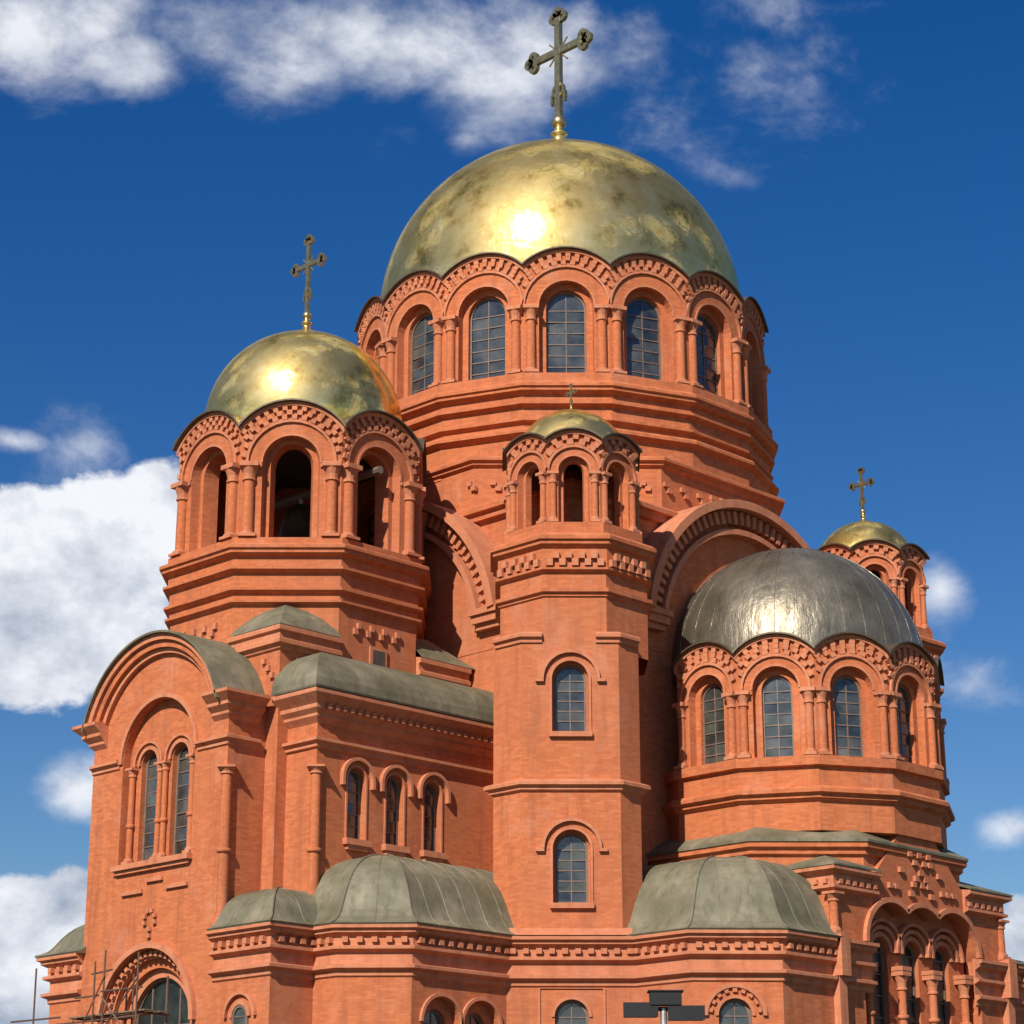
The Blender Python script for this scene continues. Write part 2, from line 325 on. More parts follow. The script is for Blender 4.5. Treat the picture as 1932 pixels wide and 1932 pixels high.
def panel(b, f, u0, u1, zb, zt, hole=None, v0=0., v1=-.3, arc=None, a=None, back=True, n=16):
    """wall piece u0..u1, zb..zt (or topped by arc=(uc,zc,r)); hole=(uc,zs,zc,r) arched opening; a = apothem for mitred sides"""
    def P(u, v, z): return f.p(u*((a+v)/a) if a else u, v, z)
    if hole is None:
        if arc is None: return bx(b, f, u0, u1, v1, v0, zb, zt) if not a else b
        uc, zc, r = arc; inner = [(u0, zb)]; pts = []
        th0 = math.acos(max(-1, min(1, (u1-uc)/r))); th1 = math.acos(max(-1, min(1, (u0-uc)/r)))
        pts = [(u0, zb), (u1, zb)] + [(uc+r*math.cos(th0+(th1-th0)*i/n), zc+r*math.sin(th0+(th1-th0)*i/n)) for i in range(n+1)]
        k = len(b.v); m = len(pts)
        for v in (v0, v1): b.v += [tuple(P(u, v, z)) for u, z in pts]
        b.f.append(tuple(k+i for i in range(m))); b.f.append(tuple(k+m+i for i in range(m)))
        for i in range(m): j = (i+1) % m; b.f.append((k+i, k+j, k+m+j, k+m+i))
        return b
    uc, zs, zc, r = hole
    def out(t):
        du, dz = math.cos(t), math.sin(t); T = 1e9
        if du > 1e-6: T = min(T, (u1-uc)/du)
        if du < -1e-6: T = min(T, (u0-uc)/du)
        if dz > 1e-6:
            if arc:
                ox, oz = uc-arc[0], zc-arc[1]; bb = ox*du+oz*dz; cc = ox*ox+oz*oz-arc[2]**2; ds = bb*bb-cc
                if ds > 0: T = min(T, -bb+math.sqrt(ds))
            else: T = min(T, (zt-zc)/dz)
        return uc+T*du, zc+T*dz
    ths = {PI*i/n for i in range(n+1)}
    if arc:
        for u in (u0, u1):
            q = arc[2]**2-(u-arc[0])**2
            if q > 0: ths.add(math.atan2(arc[1]+math.sqrt(q)-zc, u-uc))
    else:
        for u in (u0, u1): ths.add(math.atan2(zt-zc, u-uc))
    ths = sorted(t for t in ths if 0 <= t <= PI)
    H = [(uc+r, zs)] + [(uc+r*math.cos(t), zc+r*math.sin(t)) for t in ths] + [(uc-r, zs)]
    O = [(u1, zs)] + [out(t) for t in ths] + [(u0, zs)]
    k = len(b.v); m = len(H)
    for v in (v0, v1):
        b.v += [tuple(P(u, v, z)) for u, z in H]; b.v += [tuple(P(u, v, z)) for u, z in O]
    for i in range(m-1):
        b.f.append((k+i, k+i+1, k+m+i+1, k+m+i))
        if back: b.f.append((k+2*m+i, k+2*m+i+1, k+3*m+i+1, k+3*m+i))
        b.f.append((k+i, k+i+1, k+2*m+i+1, k+2*m+i)); b.f.append((k+m+i, k+m+i+1, k+3*m+i+1, k+3*m+i))
    q = len(b.v)
    for v in (v0, v1): b.v += [tuple(P(u, v, z)) for u, z in ((u0, zb), (u1, zb), (u1, zs), (uc+r, zs), (uc-r, zs), (u0, zs))]
    b.f.append(tuple(q+i for i in range(6)))
    if back: b.f.append(tuple(q+6+i for i in range(6)))
    b.f.append((q+3, q+4, q+10, q+9)); b.f.append((q, q+1, q+7, q+6)); b.f.append((q+1, q+2, q+8, q+7)); b.f.append((q, q+5, q+11, q+6))
    return b
def cube_mesh(name, mat, bev=.06):
    bm = bmesh.new(); bmesh.ops.create_cube(bm, size=1.0); me = bpy.data.meshes.new(name); bm.to_mesh(me); bm.free(); me.materials.append(mat); return me
BRK = cube_mesh('brick', TRIM)
def brick(name, parent, f, u, v, z, du, dv, dz, rot=0):
    j = 1+random.uniform(-.06, .06)
    return link(name, BRK, parent, f.m(u, v, z, rot, (du*j, dv, dz*j)))
# ---------------------------------------------------------------- ground
bg_ = B().add([(-1500, -1500, 0), (1500, -1500, 0), (1500, 1500, 0), (-1500, 1500, 0)], [(0, 1, 2, 3)]).build('ground', groundm()); bg_['kind'] = 'structure'
bg_['label'] = 'paved and grassy ground around the cathedral'; bg_['category'] = 'ground'
# ---------------------------------------------------------------- cathedral
K = bpy.data.objects.new('cathedral', None); COL.objects.link(K)
K['label'] = 'orange brick cathedral with gilded domes, arcaded drums and grey metal roofs'; K['category'] = 'cathedral'
def part(b, name, mat=BRICK, parent=None, smooth=False): return b.build(name, mat, parent or K, smooth)
CAMXY = Vector((CAM.x, CAM.y))
def faces_camera(c, ang, a, lim=-.12):
    p = Vector((c[0]+a*math.cos(ang), c[1]+a*math.sin(ang))); d = (CAMXY-p).normalized()
    return d.x*math.cos(ang)+d.y*math.sin(ang) > lim
# windows: frame with glazing bars, panes as sub-parts
PANES = {}
def pane(parent, f, u, v, z, w, h, gl, tilt=3.4):
    key = (round(w, 3), round(h, 3), gl.name)
    if key not in PANES:
        b = B().add([(-w/2, -.012, -h/2), (w/2, -.012, -h/2), (w/2, .012, -h/2), (-w/2, .012, -h/2), (-w/2, -.012, h/2), (w/2, -.012, h/2), (w/2, .012, h/2), (-w/2, .012, h/2)], BOXF)
        PANES[key] = b.mesh('pane', gl)
    t = Matrix.Rotation(R_(random.uniform(-tilt, tilt)), 4, 'X') @ Matrix.Rotation(R_(random.uniform(-tilt, tilt)), 4, 'Z')
    link('pane', PANES[key], parent, f.m(u, v, z) @ t)
def window(f, u, v, zs, zc, hw, rows=5, cols=2, name='window', bar=.035, mat=FRAME, gl=None):
    gl = gl or GLASS
    b = B(); w = .07
    bx(b, f, u-hw-.03, u-hw+w, v-.06, v+.05, zs, zc); bx(b, f, u+hw-w, u+hw+.03, v-.06, v+.05, zs, zc); bx(b, f, u-hw+w, u+hw-w, v-.06, v+.045, zs, zs+w)
    ring(b, f, u, zc, hw-w, hw+.03, v-.06, v+.048, 0, PI, 14)
    H = (zc-zs-w); rh = H/rows; cw = (2*hw-2*w)/cols
    for i in range(1, rows+1): bx(b, f, u-hw+w, u+hw-w, v-.02, v+.03, zs+w+rh*i-bar/2, zs+w+rh*i+bar/2)
    for j in range(1, cols): bx(b, f, u-hw+w+cw*j-bar/2, u-hw+w+cw*j+bar/2, v-.018, v+.027, zs+w, zc+hw-w*1.2)
    o = part(b, name, mat)
    for i in range(rows):
        for j in range(cols): pane(o, f, u-hw+w+cw*(j+.5), v-.01, zs+w+rh*(i+.5), cw-.01, rh-.01, gl)
    # arched head light
    q = B(); r = hw-w+.01; N = 12; pts = [(r*math.cos(PI*i/N), r*math.sin(PI*i/N)) for i in range(N+1)]
    V = [f.p(u+x, v-.022, zc+z) for x, z in pts]+[f.p(u+x, v+.002, zc+z) for x, z in pts]; n = N+1
    q.add(V, [tuple(range(n)), tuple(range(n, 2*n))]+[(i, (i+1) % n, n+(i+1) % n, n+i) for i in range(n)]); q.build('pane', gl, o)
    return o
COLM = {}
def column(f, u, v, z0, z1, r, cap=.5, base=.22, name='column', rings=()):
    """engaged round column: shaft part with capital and base as sub-parts"""
    key = (round(z1-z0, 3), r, cap, base, tuple(rings))
    if key not in COLM:
        h = z1-z0; s = B(); lathe(s, (0, 0), [(r, base), (r*.97, h*.5), (r*.92, h-cap)], 12)
        for q in rings: lathe(s, (0, 0), [(r, q-.07), (r*1.32, q-.05), (r*1.32, q+.05), (r, q+.07)], 12)
        c = B(); lathe(c, (0, 0), [(r*.92, h-cap), (r*1.2, h-cap+.02), (r*1.2, h-cap+.08), (r*1.02, h-cap+.1), (r*1.12, h-cap*.62), (r*1.5, h-cap*.3), (r*1.6, h-cap*.25)], 12)
        w = r*1.62; c.add([(x, y, z) for z in (h-cap*.25, h) for x, y in ((-w, -w), (w, -w), (w, w), (-w, w))], BOXF)
        g = B(); w = r*1.5; g.add([(x, y, z) for z in (0, base*.45) for x, y in ((-w, -w), (w, -w), (w, w), (-w, w))], BOXF)
        lathe(g, (0, 0), [(r*1.45, base*.45), (r*1.45, base*.75), (r*1.15, base*.85), (r*1.15, base), (r, base)], 12)
        ms = s.mesh(name, BRICK); ms.polygons.foreach_set('use_smooth', [True]*len(ms.polygons))
        COLM[key] = (ms, c.mesh('capital', TRIM), g.mesh('column_base', TRIM))
    m = COLM[key]; o = link(name, m[0], K, f.m(u, v, z0)); link('capital', m[1], o); link('column_base', m[2], o); return o
HOODS = []
def hood_brick(par, ang, *a): HOODS.append((abs((ang-R_(222)+PI) % (2*PI)-PI), par, a))
def build_hood_bricks():
    """the 300 bricks that show best are parts, the rest is one joined part"""
    HOODS.sort(key=lambda h: h[0]); rest = B()
    for i, (k, par, (f, u, v, z, du, dv, dz, rot)) in enumerate(HOODS):
        if i < 290: brick('hood_brick', par, f, u, v, z, du, dv, dz, rot)
        else:
            m = f.m(u, v, z, rot, (du, dv, dz)); rest.add([m @ Vector(q) for q in ((-.5, -.5, -.5), (.5, -.5, -.5), (.5, .5, -.5), (-.5, .5, -.5), (-.5, -.5, .5), (.5, -.5, .5), (.5, .5, .5), (-.5, .5, .5))], BOXF)
    o = part(rest, 'hood_brickwork', TRIM); o['kind'] = 'stuff'
def arcade(c, N, rot, a, zb, zs, zc, ro, ri, rh2, rh, t1, t2, ks, bay, roofmat, win=None, cr=.17, cu=.27, capz=.55, nb=11, roofd=1.2, rows=6, back=True, brickrows=3):
    hw = a*math.tan(PI/N)
    for k in ks:
        ang = rot+k*2*PI/N; f = facet(c, ang, a); vis = faces_camera(c, ang, a)
        b = B(); panel(b, f, -hw, hw, zb, 0, (0, zs, zc, ro), 0, -t1, (0, zc, rh), a)
        panel(b, f, -hw*.999, hw*.999, zb+.01, 0, (0, zs+.02, zc, ri), -t1-.002, -t2, (0, zc, rh-.12), a)
        bay_o = part(b, bay)
        # roof sheet over the gable-like arch, running back to the dome
        q = B(); ring(q, f, 0, zc, rh+.004, rh+.055, -roofd, .26, lim=hw, a=a, n=16); q.build('hood_roof', roofmat, bay_o)
        if not vis: continue
        q = B(); ring(q, f, 0, zc, rh-.13, rh+.002, .003, .12, lim=hw, a=a, n=16); q.build('hood_moulding', TRIM, bay_o)
        q = B(); ring(q, f, 0, zc, rh2-.09, rh2, .003, .085, lim=hw, a=a, n=16); q.build('arch_moulding', TRIM, bay_o)
        # impost band between the arches
        for u0, u1 in ((-hw, -ro-.02), (ro+.02, hw)): bx(B(), f, u0, u1, .002, .07, zc-.16, zc-.04).build('impost_band', TRIM, bay_o)
        # staggered projecting bricks of the hood
        gap = rh-.13-rh2; bh = gap/brickrows
        for row in range(brickrows):
            r = rh2+bh*(row+.5); L = math.acos(min(1, hw*.97/r)) if r > hw*.97 else .12
            n = max(3, int((PI-2*L)*r/(bh*2)))
            st = (PI-2*L)/n
            for i in range(n):
                t = L+st*(i+(.3 if row % 2 else .8))
                if abs(r*math.cos(t)) > hw-.06: continue
                hood_brick(bay_o, ang, f, r*math.cos(t), .045, zc+r*math.sin(t), st*r*.52, .11, bh*.95, t-PI/2)
        # brick ring of light headers round the opening
        q = B(); ring(q, f, 0, zc, ro, ro+.07, .002, .035, n=16); q.build('opening_ring', TRIM, bay_o)
        for s in (-1, 1):
            column(f, s*(hw-cu), .03, zs+.08, zc-.05, cr, capz, .2)
        if win:
            window(f, 0, -t2+.12, zs+.03, zc, win, rows, 2, 'drum_window')
def prof_part(name, c, N, rot, prof, mat=BRICK, faces=None): return part(ngon(B(), c, N, rot, prof, faces), name, mat)
def dome(c, zc, r, mat, top=0., z0=-.9, n=96, name='dome', flat=1.0):
    a0 = math.asin(z0/r); pr = [(r*math.cos(a0+(PI/2-a0)*i/40), zc+flat*r*math.sin(a0+(PI/2-a0)*i/40)) for i in range(40)]+[(.02, zc+flat*r)]
    o = part(lathe(B(), (0, 0), [(r_, z_-zc) for r_, z_ in pr], n), name, mat, None, True); o.location = (c[0], c[1], zc); return o
def cross(c, z0, z1, s, arm):
    """orthodox finial: flared gilded foot and ball, ornate cross with trefoil ends facing west"""
    H = z1-z0; f = Fr(c, PI)
    st = lathe(B(), c, [(.75*s, z0-.35*s), (.5*s, z0), (.26*s, z0+.22*s), (.2*s, z0+.5*s), (.3*s, z0+.56*s), (.3*s, z0+.62*s), (.16*s, z0+.72*s), (.16*s, z0+.86*s)], 20)
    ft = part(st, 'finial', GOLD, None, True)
    q = B(); r = .27*s; zb = z0+1.05*s
    lathe(q, c, [(max(.01, r*math.sin(PI*i/10)), zb-r*math.cos(PI*i/10)) for i in range(11)], 16); q.build('ball', CROSSM, ft, True)
    b = B(); zc = z0+H*.70; w = .125*s
    z1s = z1-.3*s
    bx(b, f, -w, w, -w*.7, w*.7, zb+r*.8, z1s); bx(b, f, -arm+.25*s, -w, -w*.66, w*.66, zc-w, zc+w); bx(b, f, w, arm-.25*s, -w*.66, w*.66, zc-w, zc+w)
    o = part(b, 'cross', CROSSM)
    for (u, z, du, dz) in ((-arm+.2*s, zc, -1, 0), (arm-.2*s, zc, 1, 0), (0, z1s, 0, 1)):
        t = B()
        for ou, oz in ((du, dz), (dz, du), (-dz, -du)):
            ring(t, f, u+ou*.2*s, z+oz*.2*s,   .07*s, .22*s, -w*.6, w*.6, 0, 2*PI*.999, 14)
        t.build('trefoil', CROSSM, o)
    t = B()
    for a in (PI/4, 3*PI/4, 5*PI/4, 7*PI/4): tube(t, f.p(math.cos(a)*w, 0, zc+math.sin(a)*w), f.p(math.cos(a)*.62*s, 0, zc+math.sin(a)*.62*s), .035*s, 6)
    t.build('ray', CROSSM, o)
    t = B(); zl = z0+H*.42; ring(t, f, 0, zl, .2*s, .29*s, -w*.5, w*.5, 0, 2*PI*.999, 16)
    for sg in (-1, 1): bx(t, f, sg*.3*s-.05*s, sg*.3*s+.05*s, -w*.5, w*.5, zl-.5*s, zl-.1*s)
    t.build('scroll', CROSSM, o)
def dentils(parent, name, f, u0, u1, v, z, w, h, d, step):
    n = max(1, int((u1-u0)/step)); s = (u1-u0)/n
    for i in range(n): brick(name, parent, f, u0+s*(i+.5), v, z, w, d, h)
def ornament(name, f, pts, size, v=.03, parent=None):
    """relief of small projecting bricks"""
    p = parent
    for i, (u, z) in enumerate(pts): brick(name, p or K, f, u, v, z, size[0], .15, size[1])
# ================= main drum
O = (0, 0); A225 = R_(225)
ks = [k for k in range(16)]
arcade(O, 16, A225, 7.72, 30.62, 30.95, 33.65, .98, .75, 1.58, 2.18, .3, .62, ks, 'drum_bay', FLASH, .72, .17, .27, .55, roofd=1.3, rows=6)
prof_part('drum_base', O, 16, A225, [(7.0, 31.02), (7.98, 31.0), (7.98, 30.7), (8.08, 30.62), (8.18, 30.56), (8.18, 30.45), (8.1, 30.41), (8.1, 30.31), (7.86, 30.2), (7.86, 29.95), (8.02, 29.92), (8.02, 29.83), (7.8, 29.74), (7.8, 29.36), (7.94, 29.32), (7.94, 29.23), (7.76, 29.15), (7.76, 28.98), (8.06, 28.9), (8.14, 28.82), (8.14, 28.71), (7.9, 28.58), (7.9, 27.4)], BRICK)
prof_part('octagon_base', O, 8, A225, [(7.4, 28.0), (8.0, 27.88), (8.12, 27.8), (8.12, 27.69), (8.0, 27.63), (8.0, 27.55), (7.87, 27.47), (7.87, 24.0)], BRICK)
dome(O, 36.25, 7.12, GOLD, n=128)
cross(O, 43.75, 50.1, 1.15, 1.62)
# square block under the octagon, with ledge
SQ = [(-8.1, 8.1), (-8.1, -8.1), (8.1, -8.1), (8.1, 8.1)]
part(path(B(), SQ, [(-2, 26.5), (-.1, 26.0), (.36, 25.72), (.36, 25.56), (.2, 25.52), (.2, 25.3), (.0, 25.26), (0, 18)], True), 'crossing_block')
for ang, us in ((180, (3.1, 3.7, 4.4)), (225, (-2.6, -1.9, 1.9, 2.6)), (270, (-3.1, -2.2, -1.3))):
    f = facet(O, R_(ang), 7.87)
    for u in us:
        if abs(u) < 3.45: ornament('relief_brick', f, [(u, 26.9), (u+.18, 26.7)], (.2, .16))
f = facet(O, R_(270), 7.87)
for i in range(3): ornament('relief_brick', f, [(-.6+i*.55, 27.0), (-.6+i*.55, 26.8), (-.6+i*.55, 26.6)], (.16, .18))
# ================= main cube and the great arches
part(path(B(), [(-8.7, 8.7), (-8.7, -8.7), (8.7, -8.7), (8.7, 8.7)], [(-3, 22.0), (0, 21.9), (0, 0)], True), 'main_wall')
for ang in (180, 270, 0):
    f = facet(O, R_(ang), 8.7); zc, r = 20.9, 5.72
    b = B(); panel(b, f, -5.4, 5.4, 20.5, 0, None, .02, -3.2, (0, zc, r-.3)); g = part(b, 'great_arch')
    q = B(); ring(q, f, 0, zc, r-.3, r, -3.2, .62, R_(9), PI-R_(9), 40); q.build('arch_extrados', TRIM, g)
    q = B(); ring(q, f, 0, zc, r-.62, r-.302, .0, .16, R_(9), PI-R_(9), 40); q.build('archivolt', BRICK, g)
    q = B(); ring(q, f, 0, zc, r-1.0, r-.622, .0, .05, R_(9), PI-R_(9), 40); q.build('archivolt', BRICK, g)
    q = B(); ring(q, f, 0, zc, r-1.2, r-1.002, .0, .36, R_(7), PI-R_(7), 40); q.build('arch_moulding', TRIM, g)
    if ang != 0:
        n = 41
        for i in range(n):
            t = R_(11)+(PI-R_(22))*i/(n-1); brick('arch_dentil', g, f, (r-.6)*math.cos(t), .2, zc+(r-.6)*math.sin(t), .17, .32, .44, t-PI/2)
    for s in (-1, 1):
        q = B(); bx(q, f, s*5.15-.75, s*5.15+.75, -.2, .55, 21.62, 21.82); bx(q, f, s*5.15-.7, s*5.15+.7, -.2, .45, 21.35, 21.62); bx(q, f, s*5.15-.62, s*5.15+.62, -.2, .3, 21.15, 21.35)
        q.build('impost', TRIM, g)
# ================= corner stair turrets
def turret(c, ctop, cs):
    arcade(c, 8, A225, 2.02, 23.1, 23.42, 25.25, .5, .37, .88, 1.36, .2, .42, range(8), 'turret_bay', FLASH, None, .11, .17, .38, roofd=.7, brickrows=2)
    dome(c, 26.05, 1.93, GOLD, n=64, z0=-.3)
    cross(c, 28.0, ctop, cs, cs*1.2)
    t = prof_part('turret_shaft', c, 8, A225, [(1.5, 23.5), (2.22, 23.48), (2.22, 23.14), (2.5, 23.04), (2.66, 22.92), (2.66, 22.8), (2.58, 22.76), (2.58, 22.66), (2.42, 22.56), (2.42, 21.94), (2.5, 21.92), (2.5, 21.84), (2.34, 21.76), (2.34, 21.28), (2.5, 21.24), (2.5, 21.12), (2.4, 21.08), (2.4, 21.0), (2.34, 20.96), (2.34, 19.3)])
    for k in range(8):
        ang = A225+k*PI/4
        if not faces_camera(c, ang, 2.4, .02): continue
        f = facet(c, ang, 2.42); hw = 2.42*math.tan(PI/8)
        for row in range(2):
            for i in range(5):
                u = -hw+(i+.5+(.0 if row else .5))*2*hw/5
                if abs(u) < hw-.02: brick('checker_brick', t, f, u, .07, 22.31-row*.24, .2, .14, .22)
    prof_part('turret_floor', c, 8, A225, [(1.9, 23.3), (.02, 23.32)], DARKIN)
    return t
turret((-8.5, -8.5), 29.0, .19); turret((8.15, -8.15), 30.2, .42)
# shaft of the near turret: chamfered pier with two windows
PL = [(-8.7, -7.75), (-11.35, -7.75), (-11.35, -8.97), (-9.22, -11.1), (-8.3, -11.1), (-8.3, -8.7)]
fS, hS = between(PL[2], PL[3])
part(path(B(), PL[:3], [(-.3, 19.78), (0, 19.7), (0, 9.5)]), 'pier_wall'); part(path(B(), PL[3:], [(-.3, 19.78), (0, 19.7), (0, 9.5)]), 'pier_wall')
b = B(); panel(b, fS, -hS, hS, 9.5, 15.0, (0, 11.45, 13.1, .56), 0, -.22); panel(b, fS, -hS, hS, 15.0, 19.7, (0, 16.68, 18.35, .56), 0, -.22)
panel(b, fS, -hS+.3, hS-.3, 9.6, 14.9, (0, 11.47, 13.1, .5), -.222, -.5); panel(b, fS, -hS+.3, hS-.3, 15.05, 19.6, (0, 16.7, 18.35, .5), -.222, -.5)
pw = part(b, 'pier_wall')
part(B().add([(-11.35, -7.75, 19.7), (-11.35, -8.97, 19.7), (-9.22, -11.1, 19.7), (-8.3, -11.1, 19.7), (-8.5, -8.5, 20.4)], [(0, 1, 4), (1, 2, 4), (2, 3, 4)]), 'pier_cap', TRIM)
for zs, zc in ((11.45, 13.1), (16.68, 18.35)):
    window(fS, 0, -.36, zs+.02, zc, .5, 5, 2, 'arched_window')
    q = B(); ring(q, fS, 0, zc, .57, .64, .002, .05); bx(q, fS, -.64, -.57, .002, .05, zs, zc); bx(q, fS, .57, .64, .002, .05, zs, zc); q.build('window_surround', TRIM, pw)
    q = B(); ring(q, fS, 0, zc, .82, .92, .002, .13); bx(q, fS, -1.08, -.825, .002, .125, zc-.1, zc-.002); bx(q, fS, .825, 1.08, .002, .125, zc-.1, zc-.002); q.build('hood_mould', TRIM, pw)
    q = B(); bx(q, fS, -.66, .66, -.2, .14, zs-.16, zs-.002); q.build('sill', TRIM, pw)
# string courses on the pier
q = B(); path(q, PL, [(0, 15.22), (.16, 15.16), (.22, 15.12), (.22, 15.02), (.1, 14.96), (.1, 14.88), (0, 14.82)]); part(q, 'string_course', TRIM)
for pts in ([(-11.35, -7.85), (-11.35, -8.97), (-10.9, -9.42)], [(-9.72, -10.6), (-9.22, -11.1), (-8.35, -11.1)]):
    q = B(); path(q, pts, [(0, 19.86), (.1, 19.82), (.16, 19.76), (.16, 19.66), (.06, 19.62), (.06, 19.5), (0, 19.48)])
    part(q, 'pier_cornice', TRIM)
# ================= south conch (apse) with its arcade and metal half dome
AC = (0, -10.8); A210 = R_(210)
ak = [k for k in range(-2, 6)]
arcade(AC, 12, A210, 4.66, 15.95, 16.28, 18.58, .74, .52, 1.14, 1.76, .26, .55, [-1, 0, 1, 2, 3, 4, 5], 'apse_bay', FLASH, .5, .14, .2, .5, roofd=1.1, rows=6)
prof_part('apse_wall', AC, 12, A210, [(3.6, 16.36), (4.88, 16.34), (4.88, 16.04), (4.72, 16.0), (4.72, 15.42), (4.9, 15.36), (5.0, 15.28), (5.0, 15.16), (4.86, 15.1), (4.86, 15.0), (4.7, 14.9), (4.7, 14.0), (3.5, 13.9), (3.5, 9)])
hd = dome(AC, 20.0, 4.44, ZINC, n=96, z0=-.6, name='half_dome')
for i in range(24):
    t = R_(150)+R_(10)*i; q = B(); P_ = [Vector((4.45*math.cos(e)*math.cos(t), 4.45*math.cos(e)*math.sin(t), 4.45*math.sin(e))) for e in [R_(-6)+R_(90)*k/16 for k in range(17)]]
    for p_, q_ in zip(P_[:-1], P_[1:]): tube(q, p_, q_, .009, 5)
    q.build('standing_seam', ZINC, hd)
SKP = [(-5.05, -8.7), (-5.05, -12.75), (-2.6, -15.2), (2.6, -15.2), (5.05, -12.75), (5.05, -8.7)]
part(path(B(), SKP, [(.25, 13.58), (.25, 13.42), (.12, 13.38), (.12, 13.22), (0, 13.18), (0, 12.3)]), 'apse_skirt')
part(path(B(), SKP, [(-1.0, 14.4), (-.5, 14.12), (.3, 13.66), (.3, 13.58), (.1, 13.56)]), 'skirt_roof', ROOF)
# ================= bell tower
BT = (-12.9, 0)
arcade(BT, 8, A225, 3.95, 22.95, 23.2, 25.85, .93, .75, 1.48, 2.08, .3, .85, range(8), 'belfry_bay', FLASH, None, .19, .3, .6, roofd=1.2)
prof_part('tower_octagon', BT, 8, A225, [(3.2, 23.26), (4.18, 23.25), (4.18, 23.04), (4.36, 22.99), (4.44, 22.94), (4.44, 22.84), (4.36, 22.8), (4.36, 22.7), (4.14, 22.6), (4.14, 22.3), (4.3, 22.26), (4.3, 22.17), (4.08, 22.07), (4.08, 21.62), (4.25, 21.58), (4.25, 21.49), (4.06, 21.4), (4.06, 21.22), (4.2, 21.18), (4.2, 21.1), (4.02, 21.02), (4.02, 17)])
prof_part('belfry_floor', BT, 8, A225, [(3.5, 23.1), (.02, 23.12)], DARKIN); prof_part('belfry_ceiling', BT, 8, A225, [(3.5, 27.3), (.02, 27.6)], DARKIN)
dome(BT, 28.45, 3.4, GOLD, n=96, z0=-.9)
cross(BT, 32.0, 35.7, .62, .8)
a = 4.0; x0, x1 = BT[0]-a, BT[0]+a
part(path(B(), [(x0, a), (x0, -a), (x1, -a)], [(-.4, 19.9), (0, 19.9), (0, 0)]), 'tower_wall')
TCN = [(0, 19.96), (.24, 19.91), (.24, 19.76), (.14, 19.72), (.14, 19.52), (.22, 19.48), (.22, 19.36), (.08, 19.32), (.08, 19.22), (0, 19.18)]
part(path(B(), [(x0, -a+2.35), (x0, -a), (x0+2.35, -a)], TCN), 'tower_cornice', TRIM); part(path(B(), [(x1-2.3, -a), (x1, -a)], TCN), 'tower_cornice', TRIM)
# small hipped roofs on the tower corners
for sx_, sy_ in ((-1, -1), (1, -1)):
    cx, cy = BT[0]+sx_*(a+.24), sy_*(a+.24); L = 2.5
    b = B(); V = [(cx, cy, 19.93), (cx-sx_*L, cy, 19.93), (cx-sx_*(L+.1), cy-sy_*.75, 20.75), (cx-sx_*.75, cy-sy_*(L+.1), 20.75), (cx, cy-sy_*L, 19.93), (cx-sx_*1.15, cy-sy_*1.15, 20.95)]
    b.add(V, [(0, 1, 2, 5), (0, 5, 3, 4)]); part(b, 'corner_roof', ROOF)
# reliefs on the octagon base
for ang in (180, 270):
    f = facet(BT, R_(ang), 4.02)
    ornament('relief_brick', f, [(-1.0, 20.3), (-.85, 20.5), (-.45, 20.3), (-.3, 20.5), (.1, 20.3), (.25, 20.5), (.65, 20.3), (.8, 20.5)], (.14, .2))
f = facet(BT, R_(270), 4.02); q = B(); bx(q, f, -.36, .36, .003, .07, 19.25, 19.93)
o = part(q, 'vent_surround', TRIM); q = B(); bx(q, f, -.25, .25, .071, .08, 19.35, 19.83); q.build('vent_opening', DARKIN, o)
for f, s in ((facet(BT, PI, a), 1), (facet(BT, R_(270), a), -1)):
    for u, z in ((3.3, 18.9), (3.5, 18.65), (3.7, 18.4)): ornament('relief_brick', f, [(s*u, z)], (.16, .18))
# ================= west gable front
XW = -18.35; fW = Fr((XW, 0), PI); hwW = 3.45; zA, rA = 16.5, 3.28
b = B(); panel(b, fW, -hwW, hwW, 11.3, 17.6, (0, 12.95, 16.2, 1.85), 0, -.28, (0, zA, rA+.25)); panel(b, fW, -hwW, hwW, 0, 11.3, (0, 0, 8.0, 2.25), 0, -.3)
gw = part(b, 'gable_wall')
b = B()
for u0, u1, h in ((-2.2, -.05, (-.8, 13.02, 16.1, .43)), (-.05, .05, None), (.05, 2.2, (.8, 13.02, 16.1, .43))): panel(b, fW, u0, u1, 12.8, 18.3, h, -.282, -.62)
b.build('window_wall', BRICK, gw)
q = B(); ring(q, fW, 0, 16.2, 1.86, 2.0, .002, .08, 0, PI, 28); q.build('arch_moulding', TRIM, gw)
for s in (-1, 1):
    window(fW, s*.8, -.5, 13.04, 16.1, .42, 7, 1, 'arched_window')
    q = B(); ring(q, fW, s*.8, 16.1, .46, .58, -.28, -.2); ring(q, fW, s*.8, 16.1, .66, .74, -.28, -.16); q.build('window_arch', TRIM, gw)
    column(fW, s*1.55, -.18, 13.0, 16.05, .11, .3, .2, 'colonnette', (1.2,))
    column(fW, s*.14, -.2, 13.0, 16.05, .1, .3, .2, 'colonnette', (1.2,))
q = B(); bx(q, fW, -1.95, 1.95, -.2, .22, 12.78, 12.948); bx(q, fW, -1.85, 1.85, -.2, .12, 12.66, 12.778); q.build('sill', TRIM, gw)
for u0, u1, z in ((-1.5, -.45, 12.05), (.75, 1.8, 12.05), (-.25, .55, 12.35)):
    q = B(); bx(q, fW, u0, u1, .002, .1, z-.06, z+.06); q.build('relief_band', TRIM, gw)
ornament('relief_brick', fW, [(-.25, 11.25), (-.25, 11.05), (.0, 10.85), (.25, 11.05), (.25, 11.25), (.1, 11.4), (-.1, 11.4), (0, 10.65)], (.15, .12), parent=gw)
